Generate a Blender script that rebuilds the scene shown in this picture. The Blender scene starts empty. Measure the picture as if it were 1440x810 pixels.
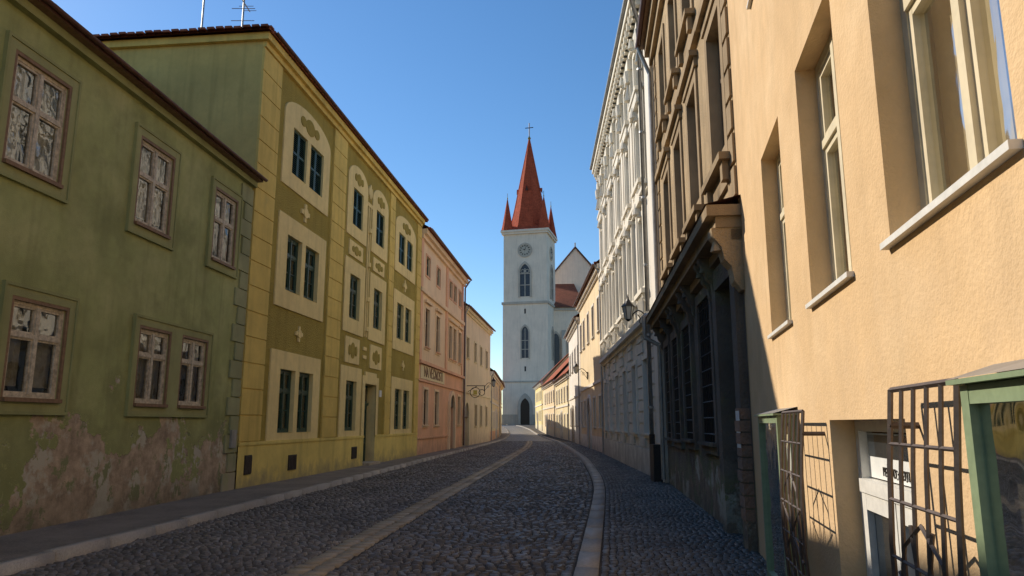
import bpy, bmesh, math, random
import numpy as np
from mathutils import Vector, Matrix
random.seed(7); rng=np.random.default_rng(3)
scene=bpy.context.scene
R=math.radians
# ------------------------------------------------------------ camera
cam=bpy.data.cameras.new('camera'); co=bpy.data.objects.new('camera',cam); scene.collection.objects.link(co)
cam.sensor_width=36; cam.lens=25.75; cam.clip_end=3000; cam.clip_start=.05
co.location=(0,0,1.6); co.rotation_euler=(R(90)+math.atan(190/1030),0,0)
scene.camera=co
# ------------------------------------------------------------ light
SUN_AZ=R(-50); SUN_EL=R(31)
w=bpy.data.worlds.new('World'); scene.world=w; w.use_nodes=True
nt=w.node_tree; bg=nt.nodes['Background']; sk=nt.nodes.new('ShaderNodeTexSky'); sk.sky_type='NISHITA'
sk.sun_disc=False; sk.sun_elevation=SUN_EL; sk.sun_rotation=SUN_AZ; sk.air_density=1.0; sk.dust_density=0.1; sk.ozone_density=2.7
hs0=nt.nodes.new('ShaderNodeHueSaturation'); hs0.inputs['Saturation'].default_value=1.2
nt.links.new(sk.outputs[0],hs0.inputs['Color']); nt.links.new(hs0.outputs[0],bg.inputs[0]); bg.inputs[1].default_value=.15
sl=bpy.data.lights.new('sun','SUN'); sl.energy=5.0; sl.angle=R(.5); sl.color=(1,.90,.76)
so=bpy.data.objects.new('sun',sl); scene.collection.objects.link(so)
S=Vector((math.sin(SUN_AZ)*math.cos(SUN_EL),math.cos(SUN_AZ)*math.cos(SUN_EL),math.sin(SUN_EL)))
so.rotation_euler=S.to_track_quat('Z','Y').to_euler(); so.location=(-20,20,30)
scene.view_settings.view_transform='Standard'; scene.view_settings.look='None'; scene.view_settings.exposure=0
# ------------------------------------------------------------ materials
class N:
    def __init__(s,name):
        s.m=bpy.data.materials.new(name); s.m.use_nodes=True; s.t=s.m.node_tree; s.b=s.t.nodes['Principled BSDF']; s.out=s.t.nodes['Material Output']
    def n(s,typ,**k):
        x=s.t.nodes.new(typ)
        for a,v in k.items(): setattr(x,a,v)
        return x
    def l(s,a,b): s.t.links.new(a,b)
    def coord(s,scale=(1,1,1)):
        if not hasattr(s,'tc'): s.tc=s.n('ShaderNodeTexCoord')
        if scale==(1,1,1): return s.tc.outputs['Object']
        m=s.n('ShaderNodeMapping'); m.inputs['Scale'].default_value=scale; s.l(s.tc.outputs['Object'],m.inputs[0]); return m.outputs[0]
    def noise(s,sc,det=5,rough=.6,scale=(1,1,1),lo=.35,hi=.65):
        x=s.n('ShaderNodeTexNoise'); x.inputs['Scale'].default_value=sc; x.inputs['Detail'].default_value=det; x.inputs['Roughness'].default_value=rough
        s.l(s.coord(scale),x.inputs['Vector'])
        if lo is None: return x.outputs[0]
        return s.mr(x.outputs[0],lo,hi)
    def mr(s,v,a,b,c=0,d=1):
        m=s.n('ShaderNodeMapRange'); s.l(v,m.inputs[0])
        for i,q in zip((1,2,3,4),(a,b,c,d)): m.inputs[i].default_value=q
        return m.outputs[0]
    def mth(s,op,a,b):
        m=s.n('ShaderNodeMath',operation=op)
        for i,q in enumerate((a,b)):
            if isinstance(q,(int,float)): m.inputs[i].default_value=q
            else: s.l(q,m.inputs[i])
        return m.outputs[0]
    def mix(s,f,a,b,bt='MIX'):
        m=s.n('ShaderNodeMix',data_type='RGBA',blend_type=bt)
        for i,q in ((0,f),(6,a),(7,b)):
            if isinstance(q,(int,float)): m.inputs[i].default_value=q
            elif isinstance(q,tuple): m.inputs[i].default_value=(*q,1)
            else: s.l(q,m.inputs[i])
        return m.outputs[2]
    def z(s):
        x=s.n('ShaderNodeSeparateXYZ'); s.l(s.coord(),x.inputs[0]); return x.outputs[2]
    def bump(s,h,st=.3,dist=.02,prev=None):
        b=s.n('ShaderNodeBump'); b.inputs['Strength'].default_value=st; b.inputs['Distance'].default_value=dist; s.l(h,b.inputs['Height'])
        if prev is not None: s.l(prev,b.inputs['Normal'])
        return b.outputs[0]
    def done(s,col,rough=.9,nrm=None,metal=0,spec=.3):
        if isinstance(col,tuple): s.b.inputs['Base Color'].default_value=(*col,1)
        else: s.l(col,s.b.inputs['Base Color'])
        if isinstance(rough,(int,float)): s.b.inputs['Roughness'].default_value=rough
        else: s.l(rough,s.b.inputs['Roughness'])
        s.b.inputs['Metallic'].default_value=metal; s.b.inputs['Specular IOR Level'].default_value=spec
        if nrm is not None: s.l(nrm,s.b.inputs['Normal'])
        return s.m
def sc(c,k): return tuple(min(1,x*k) for x in c)
def plaster(name,base,var=.75,low=None,low_h=1.2,peel=None,peel_h=1.4,bump=.3,grain=60,streak=.75,patch=None,warm=None,near=True,mott=.3,dist=.006):
    n=N(name)
    col=n.mix(n.noise(.55,4,.65),base,sc(base,var))
    if warm: col=n.mix(n.mth('MULTIPLY',n.noise(.9,3,.6,(1,1,1),.45,.68),.6),col,warm)
    if near: col=n.mix(n.mth('MULTIPLY',n.noise(4,4,.75,(1,1,1),.42,.7),mott),col,sc(base,.65))
    col=n.mix(n.mth('MULTIPLY',n.noise(1.6,2,.6,(2.2,2.2,.18),.5,.8),1-streak),col,sc(base,.35))
    if patch:
        pm=n.noise(.8,5,.7,(1,1,1),.60,.62); col=n.mix(n.mth('MULTIPLY',pm,.8),col,patch)
    nb=n.bump(n.noise(grain,2,.7),bump,dist) if near else None
    zz=n.z()
    if low:
        m=n.mth('ADD',n.mr(zz,0,low_h,.55,0),n.mth('MULTIPLY',n.noise(2.2,4,.7,(1,1,.8),.3,.75),.5))
        col=n.mix(n.mr(m,.35,.75),col,low)
    if peel:
        m=n.mth('ADD',n.mr(zz,0,peel_h*2,1,0),n.mth('MULTIPLY',n.mth('SUBTRACT',n.noise(.7,8,.62,(1,1,1),0,1),.5),3.0))
        m2=n.mr(m,.49,.51)
        pc=n.mix(n.noise(2.5,6,.75,(1,1,1),.38,.62),peel,sc(peel,.5)); pc=n.mix(n.noise(1.3,5,.7,(1,1,1),.5,.57),pc,(.50,.46,.37)); pc=n.mix(n.noise(1.9,5,.7,(1.3,1,1),.56,.6),pc,(.24,.25,.13))
        col=n.mix(n.mth('MULTIPLY',n.mr(m,.1,.42),.5),col,(.22,.23,.10))
        ed=n.mr(m,.45,.50); col=n.mix(n.mth('MULTIPLY',ed,.45),col,sc(base,1.3)); col=n.mix(m2,col,pc)
        gz=n.mr(zz,0,.7,.8,0); col=n.mix(n.mth('MULTIPLY',gz,n.noise(3,5,.7,(1,1,1),.2,.6)),col,(.12,.11,.08))
        nb=n.bump(n.mth('SUBTRACT',1,m2),.8,.02,nb)
    return n.done(col,.92,nb,spec=.12)
def simple(name,col,rough=.6,metal=0,var=.7,ns=8,bump=0,spec=.3):
    n=N(name); c=n.mix(n.noise(ns,3,.7),col,sc(col,var)); return n.done(c,rough,n.bump(n.noise(ns*5,2,.6),bump,.005) if bump else None,metal,spec)
def tiles(name,col,s=4.5):
    n=N(name); c=n.mix(n.noise(1.2,4,.7),col,sc(col,.5)); c=n.mix(n.noise(9,2,.5,(1,1,1),.4,.7),c,sc(col,1.3))
    wv=n.n('ShaderNodeTexWave',wave_type='BANDS',bands_direction='X'); wv.inputs['Scale'].default_value=s*.35; n.l(n.coord(),wv.inputs[0])
    w2=n.n('ShaderNodeTexWave',wave_type='BANDS',bands_direction='Z',wave_profile='SAW'); w2.inputs['Scale'].default_value=s*.35; n.l(n.coord(),w2.inputs[0])
    nb=n.bump(wv.outputs[0],.6,.05)
    c=n.mix(n.mr(w2.outputs[0],0,.25,.5,0),c,sc(col,.25))
    return n.done(c,.85,nb,spec=.1)
M={}
M['green']=plaster('green_plaster',(.43,.45,.19),.66,peel=(.56,.43,.31),peel_h=1.35,warm=(.52,.50,.24),streak=.6,bump=.4,mott=.45)
M['green_trim']=plaster('green_trim_plaster',(.37,.375,.17),.75)
M['green_frame']=plaster('green_window_surround',(.40,.40,.19),.75)
M['quoin']=plaster('quoin_stone_green',(.40,.40,.22),.7,low=(.38,.33,.24))
M['olive']=plaster('olive_rough_plaster',(.52,.39,.10),.8,bump=1.0,grain=24,streak=.7,dist=.02)
M['olive_side']=plaster('olive_side_wall',(.68,.52,.18),.8,streak=.6)
M['yellow']=plaster('yellow_plaster',(.93,.73,.34),.86,low=(.66,.50,.26),low_h=.9,streak=.7)
M['yellow2']=plaster('yellow_pilaster_plaster',(.82,.60,.18),.8,streak=.62,low=(.5,.4,.2),low_h=.8)
M['plinth_y']=plaster('yellow_plinth',(.88,.69,.22),.8,low=(.42,.34,.17),low_h=.7,streak=.6)
M['peachup']=plaster('apricot_plaster',(.92,.69,.45),.86,near=False)
M['salmon']=plaster('salmon_plaster',(.88,.51,.32),.82,low=(.55,.33,.22),near=False)
M['creamL']=plaster('cream_plaster',(.90,.72,.46),.85,low=(.6,.45,.3),near=False,streak=.65)
M['pale']=plaster('pale_yellow_plaster',(.88,.74,.46),.86,low=(.6,.5,.36),near=False)
M['whiteP']=plaster('white_plaster',(.88,.81,.70),.88,low=(.5,.45,.38),low_h=1.2,near=False,streak=.7)
M['stucco']=plaster('white_ornate_stucco',(.82,.77,.67),.82,low=(.46,.42,.36),low_h=1.6,streak=.65)
M['stucco_t']=plaster('ornament_stucco',(.90,.83,.70),.8,streak=.7,near=False)
M['brown']=plaster('old_brown_plaster',(.60,.44,.26),.6,patch=(.38,.28,.17),streak=.5,bump=.7,grain=30,dist=.012)
M['brown_t']=plaster('old_brown_trim',(.45,.33,.20),.6,streak=.45,bump=.5)
M['darkbase']=plaster('dark_ground_floor_render',(.22,.18,.145),.55,low=(.32,.28,.23),peel=(.36,.27,.20),peel_h=.6,streak=.5,bump=.9,grain=25,dist=.012)
M['peach']=plaster('peach_render',(.77,.53,.29),.86,low=(.66,.47,.28),low_h=2.8,bump=.4,grain=34,streak=.8,mott=.3,dist=.005,warm=(.82,.60,.36))
M['tower']=plaster('church_render',(.93,.78,.63),.9,streak=.75,near=False)
M['towerst']=plaster('church_stone_trim',(.60,.52,.43),.8,near=False)
M['spire']=tiles('spire_red_tiles',(.48,.095,.045),2.5)
M['roofred']=tiles('red_roof_tiles',(.42,.12,.06))
M['roofdark']=tiles('dark_roof_tiles',(.12,.06,.05))
M['roofbrown']=tiles('brown_roof_tiles',(.27,.10,.06))
M['wood']=simple('weathered_cream_window_wood',(.66,.56,.42),.6,var=.55,ns=14)
M['woodbr']=simple('brown_window_wood',(.26,.155,.085),.6,ns=12)
M['woodwh']=simple('white_painted_wood',(.80,.77,.70),.45,ns=12,var=.85)
M['dgreen']=simple('dark_green_paint',(.04,.085,.06),.4,ns=10)
M['lgreen']=simple('sage_green_paint',(.26,.33,.19),.45,ns=10,var=.8)
M['door']=simple('dark_wood_door',(.07,.045,.03),.5,ns=9)
M['iron']=simple('wrought_iron',(.05,.045,.042),.5,metal=.4,ns=20)
M['ironrust']=simple('grey_iron_grille',(.13,.10,.085),.6,metal=.3,ns=20)
M['zinc']=simple('zinc_gutter',(.42,.41,.39),.45,metal=.5,ns=3)
M['maroon']=simple('maroon_gutter',(.13,.06,.05),.5,metal=.1,ns=4)
M['sill']=simple('stone_sill',(.50,.42,.32),.8,ns=6)
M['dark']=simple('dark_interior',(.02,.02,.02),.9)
M['curtain']=simple('lace_curtain',(.50,.46,.40),.95,ns=5,var=.6)
M['blind']=simple('cream_blind',(.74,.64,.44),.9,ns=4,var=.8)
M['gold']=simple('gilt_metal',(.6,.42,.1),.35,metal=.9)
M['notice']=simple('paper_notice',(.75,.75,.72),.7,var=.9)
M['ink']=simple('dark_lettering',(.03,.025,.02),.6)
M['textbrown']=simple('brown_lettering',(.25,.13,.07),.7)
def glassmat(name,tint,f0,bl,top):
    n=N(name); t=n.n('ShaderNodeBsdfTransparent'); t.inputs[0].default_value=(*tint,1); g=n.n('ShaderNodeBsdfGlossy'); g.inputs['Roughness'].default_value=.03; g.inputs[0].default_value=(.9,.9,.88,1)
    nb=n.bump(n.noise(2.2,2,.5),.12,.03); n.l(nb,g.inputs['Normal'])
    lw=n.n('ShaderNodeLayerWeight'); lw.inputs[0].default_value=bl; f=n.mr(lw.outputs['Fresnel'],0,1,f0,top)
    mx=n.n('ShaderNodeMixShader'); n.l(f,mx.inputs[0]); n.l(t.outputs[0],mx.inputs[1]); n.l(g.outputs[0],mx.inputs[2]); n.l(mx.outputs[0],n.out.inputs[0]); return n.m
M['glass']=glassmat('window_glass',(.85,.88,.86),.13,.3,.9)
M['glass_dusty']=glassmat('dusty_window_glass',(.93,.92,.86),.04,.08,.6)
n=N('dark_pane_glass'); M['pane']=n.done((.025,.03,.035),.08,n.bump(n.noise(2,2,.5),.15,.03),spec=.8)
n=N('leaded_glass'); M['leaded']=n.done(n.mix(n.noise(9,2,.5),(.06,.07,.09),(.02,.02,.03)),.3,spec=.5)
# ------------------------------------------------------------ builder
class B:
    def __init__(s,name,org=(0,0,0),ang=0,side=1,parent=None):
        s.e=bpy.data.objects.new(name,None); scene.collection.objects.link(s.e); s.e.location=org; s.e.rotation_euler=(0,0,ang)
        s.e.empty_display_size=.5
        s.s=side; s.parts={}
    @classmethod
    def wall_line(c,name,A,Bp,side):
        d=(Bp[0]-A[0],Bp[1]-A[1]); b=c(name,(A[0],A[1],0),math.atan2(d[1],d[0]),side); b.L=math.hypot(*d); return b
    def p(s,part,mat): return s.parts.setdefault((part,mat),([],[]))
    def face(s,part,mat,pts):
        V,F=s.p(part,mat); i=len(V); V.extend((q[0],s.s*q[1],q[2]) for q in pts); F.append(tuple(range(i,i+len(pts))))
    def box(s,part,mat,u0,u1,d0,d1,z0,z1):
        V,F=s.p(part,mat); i=len(V)
        for u in(u0,u1):
            for d in (d0,d1):
                for z in (z0,z1): V.append((u,s.s*d,z))
        for f in ((0,1,3,2),(4,6,7,5),(0,4,5,1),(2,3,7,6),(0,2,6,4),(1,5,7,3)): F.append(tuple(i+k for k in f))
    def bar(s,part,mat,a,b,r,n=4,r2=None):
        a=Vector(a);b=Vector(b);v=(b-a)
        if v.length<1e-5:return
        v.normalize(); x=v.orthogonal().normalized(); y=v.cross(x); V,F=s.p(part,mat); i=len(V); r2=r if r2 is None else r2
        for c,rr in((a,r),(b,r2)):
            for k in range(n):
                t=2*math.pi*(k+.5)/n; q=c+x*math.cos(t)*rr+y*math.sin(t)*rr; V.append((q[0],s.s*q[1],q[2]))
        for k in range(n): F.append((i+k,i+(k+1)%n,i+n+(k+1)%n,i+n+k))
        F.append(tuple(i+k for k in range(n))); F.append(tuple(i+n+k for k in range(n)))
    def path(s,part,mat,pts,r,n=6):
        for a,b in zip(pts,pts[1:]): s.bar(part,mat,a,b,r,n)
    def frust(s,part,mat,c,r0,r1,z0,z1,n=8,rot=0):
        V,F=s.p(part,mat); i=len(V)
        for rr,z in((r0,z0),(r1,z1)):
            for k in range(n):
                t=rot+2*math.pi*k/n; V.append((c[0]+rr*math.cos(t),s.s*(c[1]+rr*math.sin(t)),z))
        for k in range(n): F.append((i+k,i+(k+1)%n,i+n+(k+1)%n,i+n+k))
        F.append(tuple(i+k for k in range(n))); F.append(tuple(i+n+k for k in range(n)))
    def extr(s,part,mat,outl,d0,d1):
        n=len(outl); s.face(part,mat,[(u,d1,z) for u,z in outl]); s.face(part,mat,[(u,d0,z) for u,z in outl])
        for k in range(n):
            a=outl[k];b=outl[(k+1)%n]; s.face(part,mat,[(a[0],d0,a[1]),(b[0],d0,b[1]),(b[0],d1,b[1]),(a[0],d1,a[1])])
    def ring(s,part,mat,o,i_,d0,d1):
        n=len(o)
        for k in range(n-1):
            a,b,c,e=o[k],o[k+1],i_[k+1],i_[k]
            s.face(part,mat,[(q[0],d1,q[1]) for q in (a,b,c,e)])
            s.face(part,mat,[(a[0],d0,a[1]),(b[0],d0,b[1]),(b[0],d1,b[1]),(a[0],d1,a[1])])
            s.face(part,mat,[(e[0],d0,e[1]),(c[0],d0,c[1]),(c[0],d1,c[1]),(e[0],d1,e[1])])
    def wall(s,part,mat,u0,u1,z0,z1,holes=(),d=0,edge=None):
        us=sorted({u0,u1,*[x for h in holes for x in h[:2] if u0<x<u1]}); zs=sorted({z0,z1,*[x for h in holes for x in h[2:4] if z0<x<z1]})
        for a,b in zip(us,us[1:]):
            for c,e in zip(zs,zs[1:]):
                uc,zc=(a+b)/2,(c+e)/2
                if any(h[0]<uc<h[1] and h[2]<zc<h[3] for h in holes): continue
                s.face(part,mat,[(a,d,c),(b,d,c),(b,d,e),(a,d,e)])
        if edge is not None:
            for q in ([(u0,z0),(u1,z0)],[(u1,z0),(u1,z1)],[(u1,z1),(u0,z1)],[(u0,z1),(u0,z0)]):
                s.face(part,mat,[(q[0][0],edge,q[0][1]),(q[1][0],edge,q[1][1]),(q[1][0],d,q[1][1]),(q[0][0],d,q[0][1])])
    def jamb(s,mat,h,d0,d1,part='reveals'):
        a,b,c,e=h[:4]
        for q in ([(a,c),(b,c)],[(b,c),(b,e)],[(b,e),(a,e)],[(a,e),(a,c)]):
            s.face(part,mat,[(q[0][0],d0,q[0][1]),(q[1][0],d0,q[1][1]),(q[1][0],d1,q[1][1]),(q[0][0],d1,q[0][1])])
    def window(s,h,depth=.1,start=0,rev='yellow',frame='wood',fw=.06,mull=1,trans=(.62,),bars=0,curtain=None,far=False,sashw=.04,glass='glass'):
        a,b,c,e=h[:4]; s.jamb(rev,h,start,-depth); d=-depth
        s.box('window_frames',frame,a,a+fw,d-.05,d+.02,c,e); s.box('window_frames',frame,b-fw,b,d-.05,d+.02,c,e)
        s.box('window_frames',frame,a+fw,b-fw,d-.05,d+.021,c,c+fw); s.box('window_frames',frame,a+fw,b-fw,d-.05,d+.021,e-fw,e)
        W=b-a-2*fw; Hh=e-c-2*fw; zt=[c+fw+Hh*t for t in trans]
        for t in zt: s.box('window_frames',frame,a+fw,b-fw,d-.045,d+.03,t-.03,t+.03)
        for k in range(mull):
            u=a+fw+W*(k+1)/(mull+1); s.box('window_frames',frame,u-.035,u+.035,d-.045,d+.035,c+fw,e-fw)
        if not far:
            ue=[a+fw]+[a+fw+W*(k+1)/(mull+1) for k in range(mull)]+[b-fw]; ze=[c+fw]+zt+[e-fw]
            for p,q in zip(ue,ue[1:]):
                for r,t in zip(ze,ze[1:]):
                    g=.03 if p>a+fw+.01 else 0; p2=p+g; q2=q-(.03 if q<b-fw-.01 else 0); r2=r+(.025 if r>c+fw+.01 else 0); t2=t-(.025 if t<e-fw-.01 else 0)
                    s.box('window_sashes',frame,p2,p2+sashw,d-.04,d+.012,r2,t2); s.box('window_sashes',frame,q2-sashw,q2,d-.04,d+.012,r2,t2)
                    s.box('window_sashes',frame,p2+sashw,q2-sashw,d-.04,d+.011,r2,r2+sashw); s.box('window_sashes',frame,p2+sashw,q2-sashw,d-.04,d+.011,t2-sashw,t2)
                    if bars and t-r>.5:
                        for k in range(bars):
                            zz=r+(t-r)*(k+1)/(bars+1); s.box('window_sashes',frame,p2+sashw,q2-sashw,d-.035,d+.005,zz-.012,zz+.012)
            s.face('window_glass',glass,[(a+fw,d-.02,c+fw),(b-fw,d-.02,c+fw),(b-fw,d-.02,e-fw),(a+fw,d-.02,e-fw)])
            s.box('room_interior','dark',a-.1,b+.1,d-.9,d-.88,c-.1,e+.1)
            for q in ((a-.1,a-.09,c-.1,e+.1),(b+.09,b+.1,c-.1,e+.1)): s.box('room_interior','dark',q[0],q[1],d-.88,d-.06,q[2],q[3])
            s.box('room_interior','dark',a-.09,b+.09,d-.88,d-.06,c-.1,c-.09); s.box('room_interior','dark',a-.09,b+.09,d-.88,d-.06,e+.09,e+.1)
            if curtain:
                nn=28; ph=random.random()*6; am=.02; gap=curtain[1]; zb=c+(e-c)*curtain[2]
                for k in range(nn):
                    t0,t1=k/nn,(k+1)/nn; 
                    if abs((t0+t1)/2-.5)<gap: continue
                    f=lambda t:d-.13+am*math.sin(t*38+ph)+am*.6*math.sin(t*71)
                    s.face('curtains',curtain[0],[(a+t0*(b-a),f(t0),zb),(a+t1*(b-a),f(t1),zb),(a+t1*(b-a),f(t1),e),(a+t0*(b-a),f(t0),e)])
        else:
            s.face('window_glass','pane',[(a+fw,d-.02,c+fw),(b-fw,d-.02,c+fw),(b-fw,d-.02,e-fw),(a+fw,d-.02,e-fw)])
    def surround(s,h,w,d,mat,sill=None,part='window_surrounds',d0=0):
        a,b,c,e=h[:4]; s.box(part,mat,a-w,a,d0,d,c-w,e+w); s.box(part,mat,b,b+w,d0,d,c-w,e+w); s.box(part,mat,a,b,d0,d-.001,e,e+w); s.box(part,mat,a,b,d0,d-.001,c-w,c)
        if sill: s.box('sills',sill,a-w*.7,b+w*.7,d0-.02,d+.07,c-.05,c+.002)
    def shutter(s,a,b,c,e,d,mat):
        s.box('shutters',mat,a,a+.06,d,d+.04,c,e); s.box('shutters',mat,b-.06,b,d,d+.04,c,e)
        for z in (c,(c+e)/2-.03,e-.06): s.box('shutters',mat,a+.06,b-.06,d,d+.039,z,z+.06)
        n=int((e-c)/.06)
        for k in range(1,n):
            z=c+k*(e-c)/n; s.face('shutters',mat,[(a+.06,d+.002,z+.03),(b-.06,d+.002,z+.03),(b-.06,d+.034,z-.02),(a+.06,d+.034,z-.02)])
    def roof(s,mat,L,ze,depth,pitch,ov=.3,hip=False,tilemat=None,sidemat=None,tile_ends=True,u0=0,hipl=None):
        t=math.tan(R(pitch)); half=depth/2; zr=ze+(half+ov)*t; ins=(half if hip else 0)
        e=.0 if not hip else ov; a,b=u0-e,L+e
        f=[(a,ov,ze),(b,ov,ze),(b-ins-e,-half,zr),(a+ins+e,-half,zr)]; k=[(a,-depth-ov,ze),(b,-depth-ov,ze),(b-ins-e,-half,zr),(a+ins+e,-half,zr)]
        for o in (0,-.07):
            s.face('roof',mat,[(x,y,z+o) for x,y,z in f]); s.face('roof',mat,[(x,y,z+o) for x,y,z in k])
            if hip:
                s.face('roof',mat,[(x,y,z+o) for x,y,z in (f[0],k[0],f[3])]); s.face('roof',mat,[(x,y,z+o) for x,y,z in (f[1],k[1],f[2])])
        s.face('roof',mat,[(a,ov,ze),(b,ov,ze),(b,ov,ze-.07),(a,ov,ze-.07)])
        if not hip:
            for u in (u0+.01,L-.01): s.face('gable_walls',sidemat,[(u,-.01,ze-.2),(u,-depth,ze-.2),(u,-depth,ze-.05),(u,-half,zr-.1),(u,-.01,ze-.05)])
        if tile_ends:
            nn=int((b-a)/.24)
            for q in range(nn):
                u=a+(q+.5)*(b-a)/nn; j=random.uniform(-.015,.015); s.box('roof_tile_edge',mat,u-.09,u+.09,ov-.1,ov+.04+j,ze-.02+j,ze+.035+j)
            if hip:
                nn=int(depth/.24)
                for q in range(nn):
                    y=ov-(q+.5)*.24; j=random.uniform(-.015,.015); s.box('roof_tile_edge',mat,a-.05,a+.1,y-.09,y+.09,ze-.02+j,ze+.035+j)
    def shell(s,mat,L,ze,depth,z0=-.6,u0=0):
        for u in (u0+.004,L-.004): s.face('side_walls',mat,[(u,0,z0),(u,-depth,z0),(u,-depth,ze),(u,0,ze)])
        s.face('side_walls',mat,[(u0,-depth,z0),(L,-depth,z0),(L,-depth,ze),(u0,-depth,ze)])
    def gutter(s,mat,u0,u1,d,z,r=.07):
        n=8
        for k in range(n):
            a0,a1=math.pi+math.pi*k/n,math.pi+math.pi*(k+1)/n
            s.face('gutter',mat,[(u0,d+r*math.cos(a0),z+r*math.sin(a0)),(u1,d+r*math.cos(a0),z+r*math.sin(a0)),(u1,d+r*math.cos(a1),z+r*math.sin(a1)),(u0,d+r*math.cos(a1),z+r*math.sin(a1))])
    def text(s,txt,u,d,z,size,mat,thick=.01):
        cu=bpy.data.curves.new('lettering','FONT'); cu.body=txt; cu.size=size; cu.extrude=thick; cu.align_x='CENTER'
        o=bpy.data.objects.new('lettering',cu); scene.collection.objects.link(o); o.parent=s.e
        o.location=(u,s.s*d,z); o.rotation_euler=(R(90),0,0 if s.s<0 else R(180)); o.data.materials.append(M[mat]); return o
    def finish(s,smooth=()):
        groups={}
        for (part,mat),(V,F) in s.parts.items(): groups.setdefault(part,[]).append((mat,V,F))
        for part,gl in groups.items():
            me=bpy.data.meshes.new(part); VV=[];FF=[];mi=[]
            for k,(mat,V,F) in enumerate(gl):
                o=len(VV); VV+=V; FF+=[tuple(i+o for i in f) for f in F]; mi+=[k]*len(F); me.materials.append(M[mat])
            me.from_pydata(VV,[],FF); me.polygons.foreach_set('material_index',mi); 
            if part in smooth: me.polygons.foreach_set('use_smooth',[True]*len(FF))
            me.update(); o=bpy.data.objects.new(part,me); scene.collection.objects.link(o); o.parent=s.e
        return s
def arch(uc,w,z0,zs,n=8,pointed=False,k=1.0):
    """outline from bottom-left over arch to bottom-right"""
    pts=[(uc-w/2,z0)]
    if pointed:
        r=w*1.0*k
        am=math.acos((r-w/2)/r)
        for i in range(n+1):
            t=am*i/n; pts.append((uc-w/2+r-r*math.cos(t),zs+r*math.sin(t)))
        for i in range(n-1,-1,-1):
            t=am*i/n; pts.append((uc+w/2-r+r*math.cos(t),zs+r*math.sin(t)))
    else:
        for i in range(2*n+1):
            t=math.pi*i/(2*n); pts.append((uc-w/2*math.cos(t),zs+w/2*math.sin(t)))
    pts.append((uc+w/2,z0)); return pts
def gz(y):
    t=np.clip((np.asarray(y,float)-78)/65,0,1); return 1.2*t*t*(3-2*t)

# ============================================================ GROUND / ROAD
ky=np.array([-20,-5,0,8.3,15.9,20.3,30.5,53,62,75,95,110,125,145,170])
kl=np.array([-7.6,-6.4,-5.95,-5.35,-4.78,-4.45,-3.75,-2.0,-1.35,-.7,-.25,-.6,-1.6,-4,-8])
ry=np.array([-20,-5,0,8.2,15.8,20.3,31.3,45,62,78,95,110,125,145,170])
kr=np.array([-3.2,-1.1,-.45,.68,1.70,2.22,2.98,3.4,3.75,3.55,3.05,2.6,1.6,-.6,-4])
def smooth_f(xs,ys):
    g=np.arange(-20,170,.5); v=np.interp(g,xs,ys); k=np.ones(13)/13; v2=np.convolve(np.pad(v,6,mode='edge'),k,'valid'); return lambda y:np.interp(y,g,v2)
XL=smooth_f(ky,kl); XR=smooth_f(ry,kr); XC=smooth_f(np.array([-20,0,8.6,16.5,30,49,62,95,125]),np.array([-4.6,-2.8,-2.14,-1.55,-.45,.95,1.5,1.5,.3]))
def strip(name,ys,cols,mat,lift=0):
    """cols: list of (fn x(y), z offset)"""
    V=[];F=[]
    for y in ys:
        for f,z in cols: V.append((float(f(y)),float(y),float(gz(y))+z+lift))
    m=len(cols)
    for i in range(len(ys)-1):
        for j in range(m-1): a=i*m+j; F.append((a,a+1,a+m+1,a+m))
    me=bpy.data.meshes.new(name); me.from_pydata(V,[],F); me.materials.append(mat); o=bpy.data.objects.new(name,me); scene.collection.objects.link(o); return o
n=N('ground_soil'); gm=n.done(n.mix(n.noise(.2,4,.6),(.16,.14,.10),(.10,.12,.06)),.95)
ysg=[-900,-200]+list(np.arange(-40,200,5.0))+[400,1500]
strip('ground',ysg,[(lambda y,x=x:x,-.03) for x in (-1500,-200,-40,-12,0,12,40,200,1500)],gm)
def cobmat(name,c1,c2,c3,rough=.55):
    n=N(name); g=n.n('ShaderNodeNewGeometry'); r=g.outputs['Random Per Island']
    c=n.mix(r,c1,c2); c=n.mix(n.mr(n.mth('FRACT',n.mth('MULTIPLY',r,17.3),0),.8,1),c,c3)
    c=n.mix(n.noise(.45,4,.65),c,sc(c1,.7)); c=n.mix(n.mth('MULTIPLY',n.noise(30,2,.7),.5),c,sc(c1,.6))
    return n.done(c,n.mr(n.mth('FRACT',n.mth('MULTIPLY',r,7.7),0),0,1,rough-.14,rough+.2),n.bump(n.noise(45,1,.7),.5,.008),spec=.45)
cob=cobmat('cobble_granite',(.15,.13,.11),(.27,.23,.19),(.36,.29,.21),.48)
slab=cobmat('stone_strip_slabs',(.44,.34,.22),(.54,.43,.29),(.36,.29,.20),.6)
kerbm=cobmat('kerb_granite',(.48,.42,.35),(.58,.51,.43),(.42,.36,.30),.7)
mos=cobmat('mosaic_paving',(.15,.135,.12),(.24,.21,.18),(.31,.27,.22),.5)
n=N('road_joint_sand'); jm=n.done(n.mix(n.noise(6,3,.7),(.05,.042,.035),(.09,.075,.06)),.95)
n=N('distant_cobbles'); v=n.n('ShaderNodeTexVoronoi',feature='DISTANCE_TO_EDGE'); v.inputs['Scale'].default_value=7; v.inputs['Randomness'].default_value=.6; n.l(n.coord(),v.inputs[0])
vm=n.mr(v.outputs[0],0,.12); fc=n.mix(vm,(.08,.07,.055),n.mix(n.noise(5,3,.6),(.22,.19,.16),(.30,.26,.21))); farcob=n.done(fc,.55,n.bump(vm,.5,.02),spec=.4)
ysr=np.arange(-20,168,1.0)
strip('cobblestone_street',ysr[ysr<=66],[(XL,.0),(XC,.03),(XR,.0)],jm)
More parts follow.
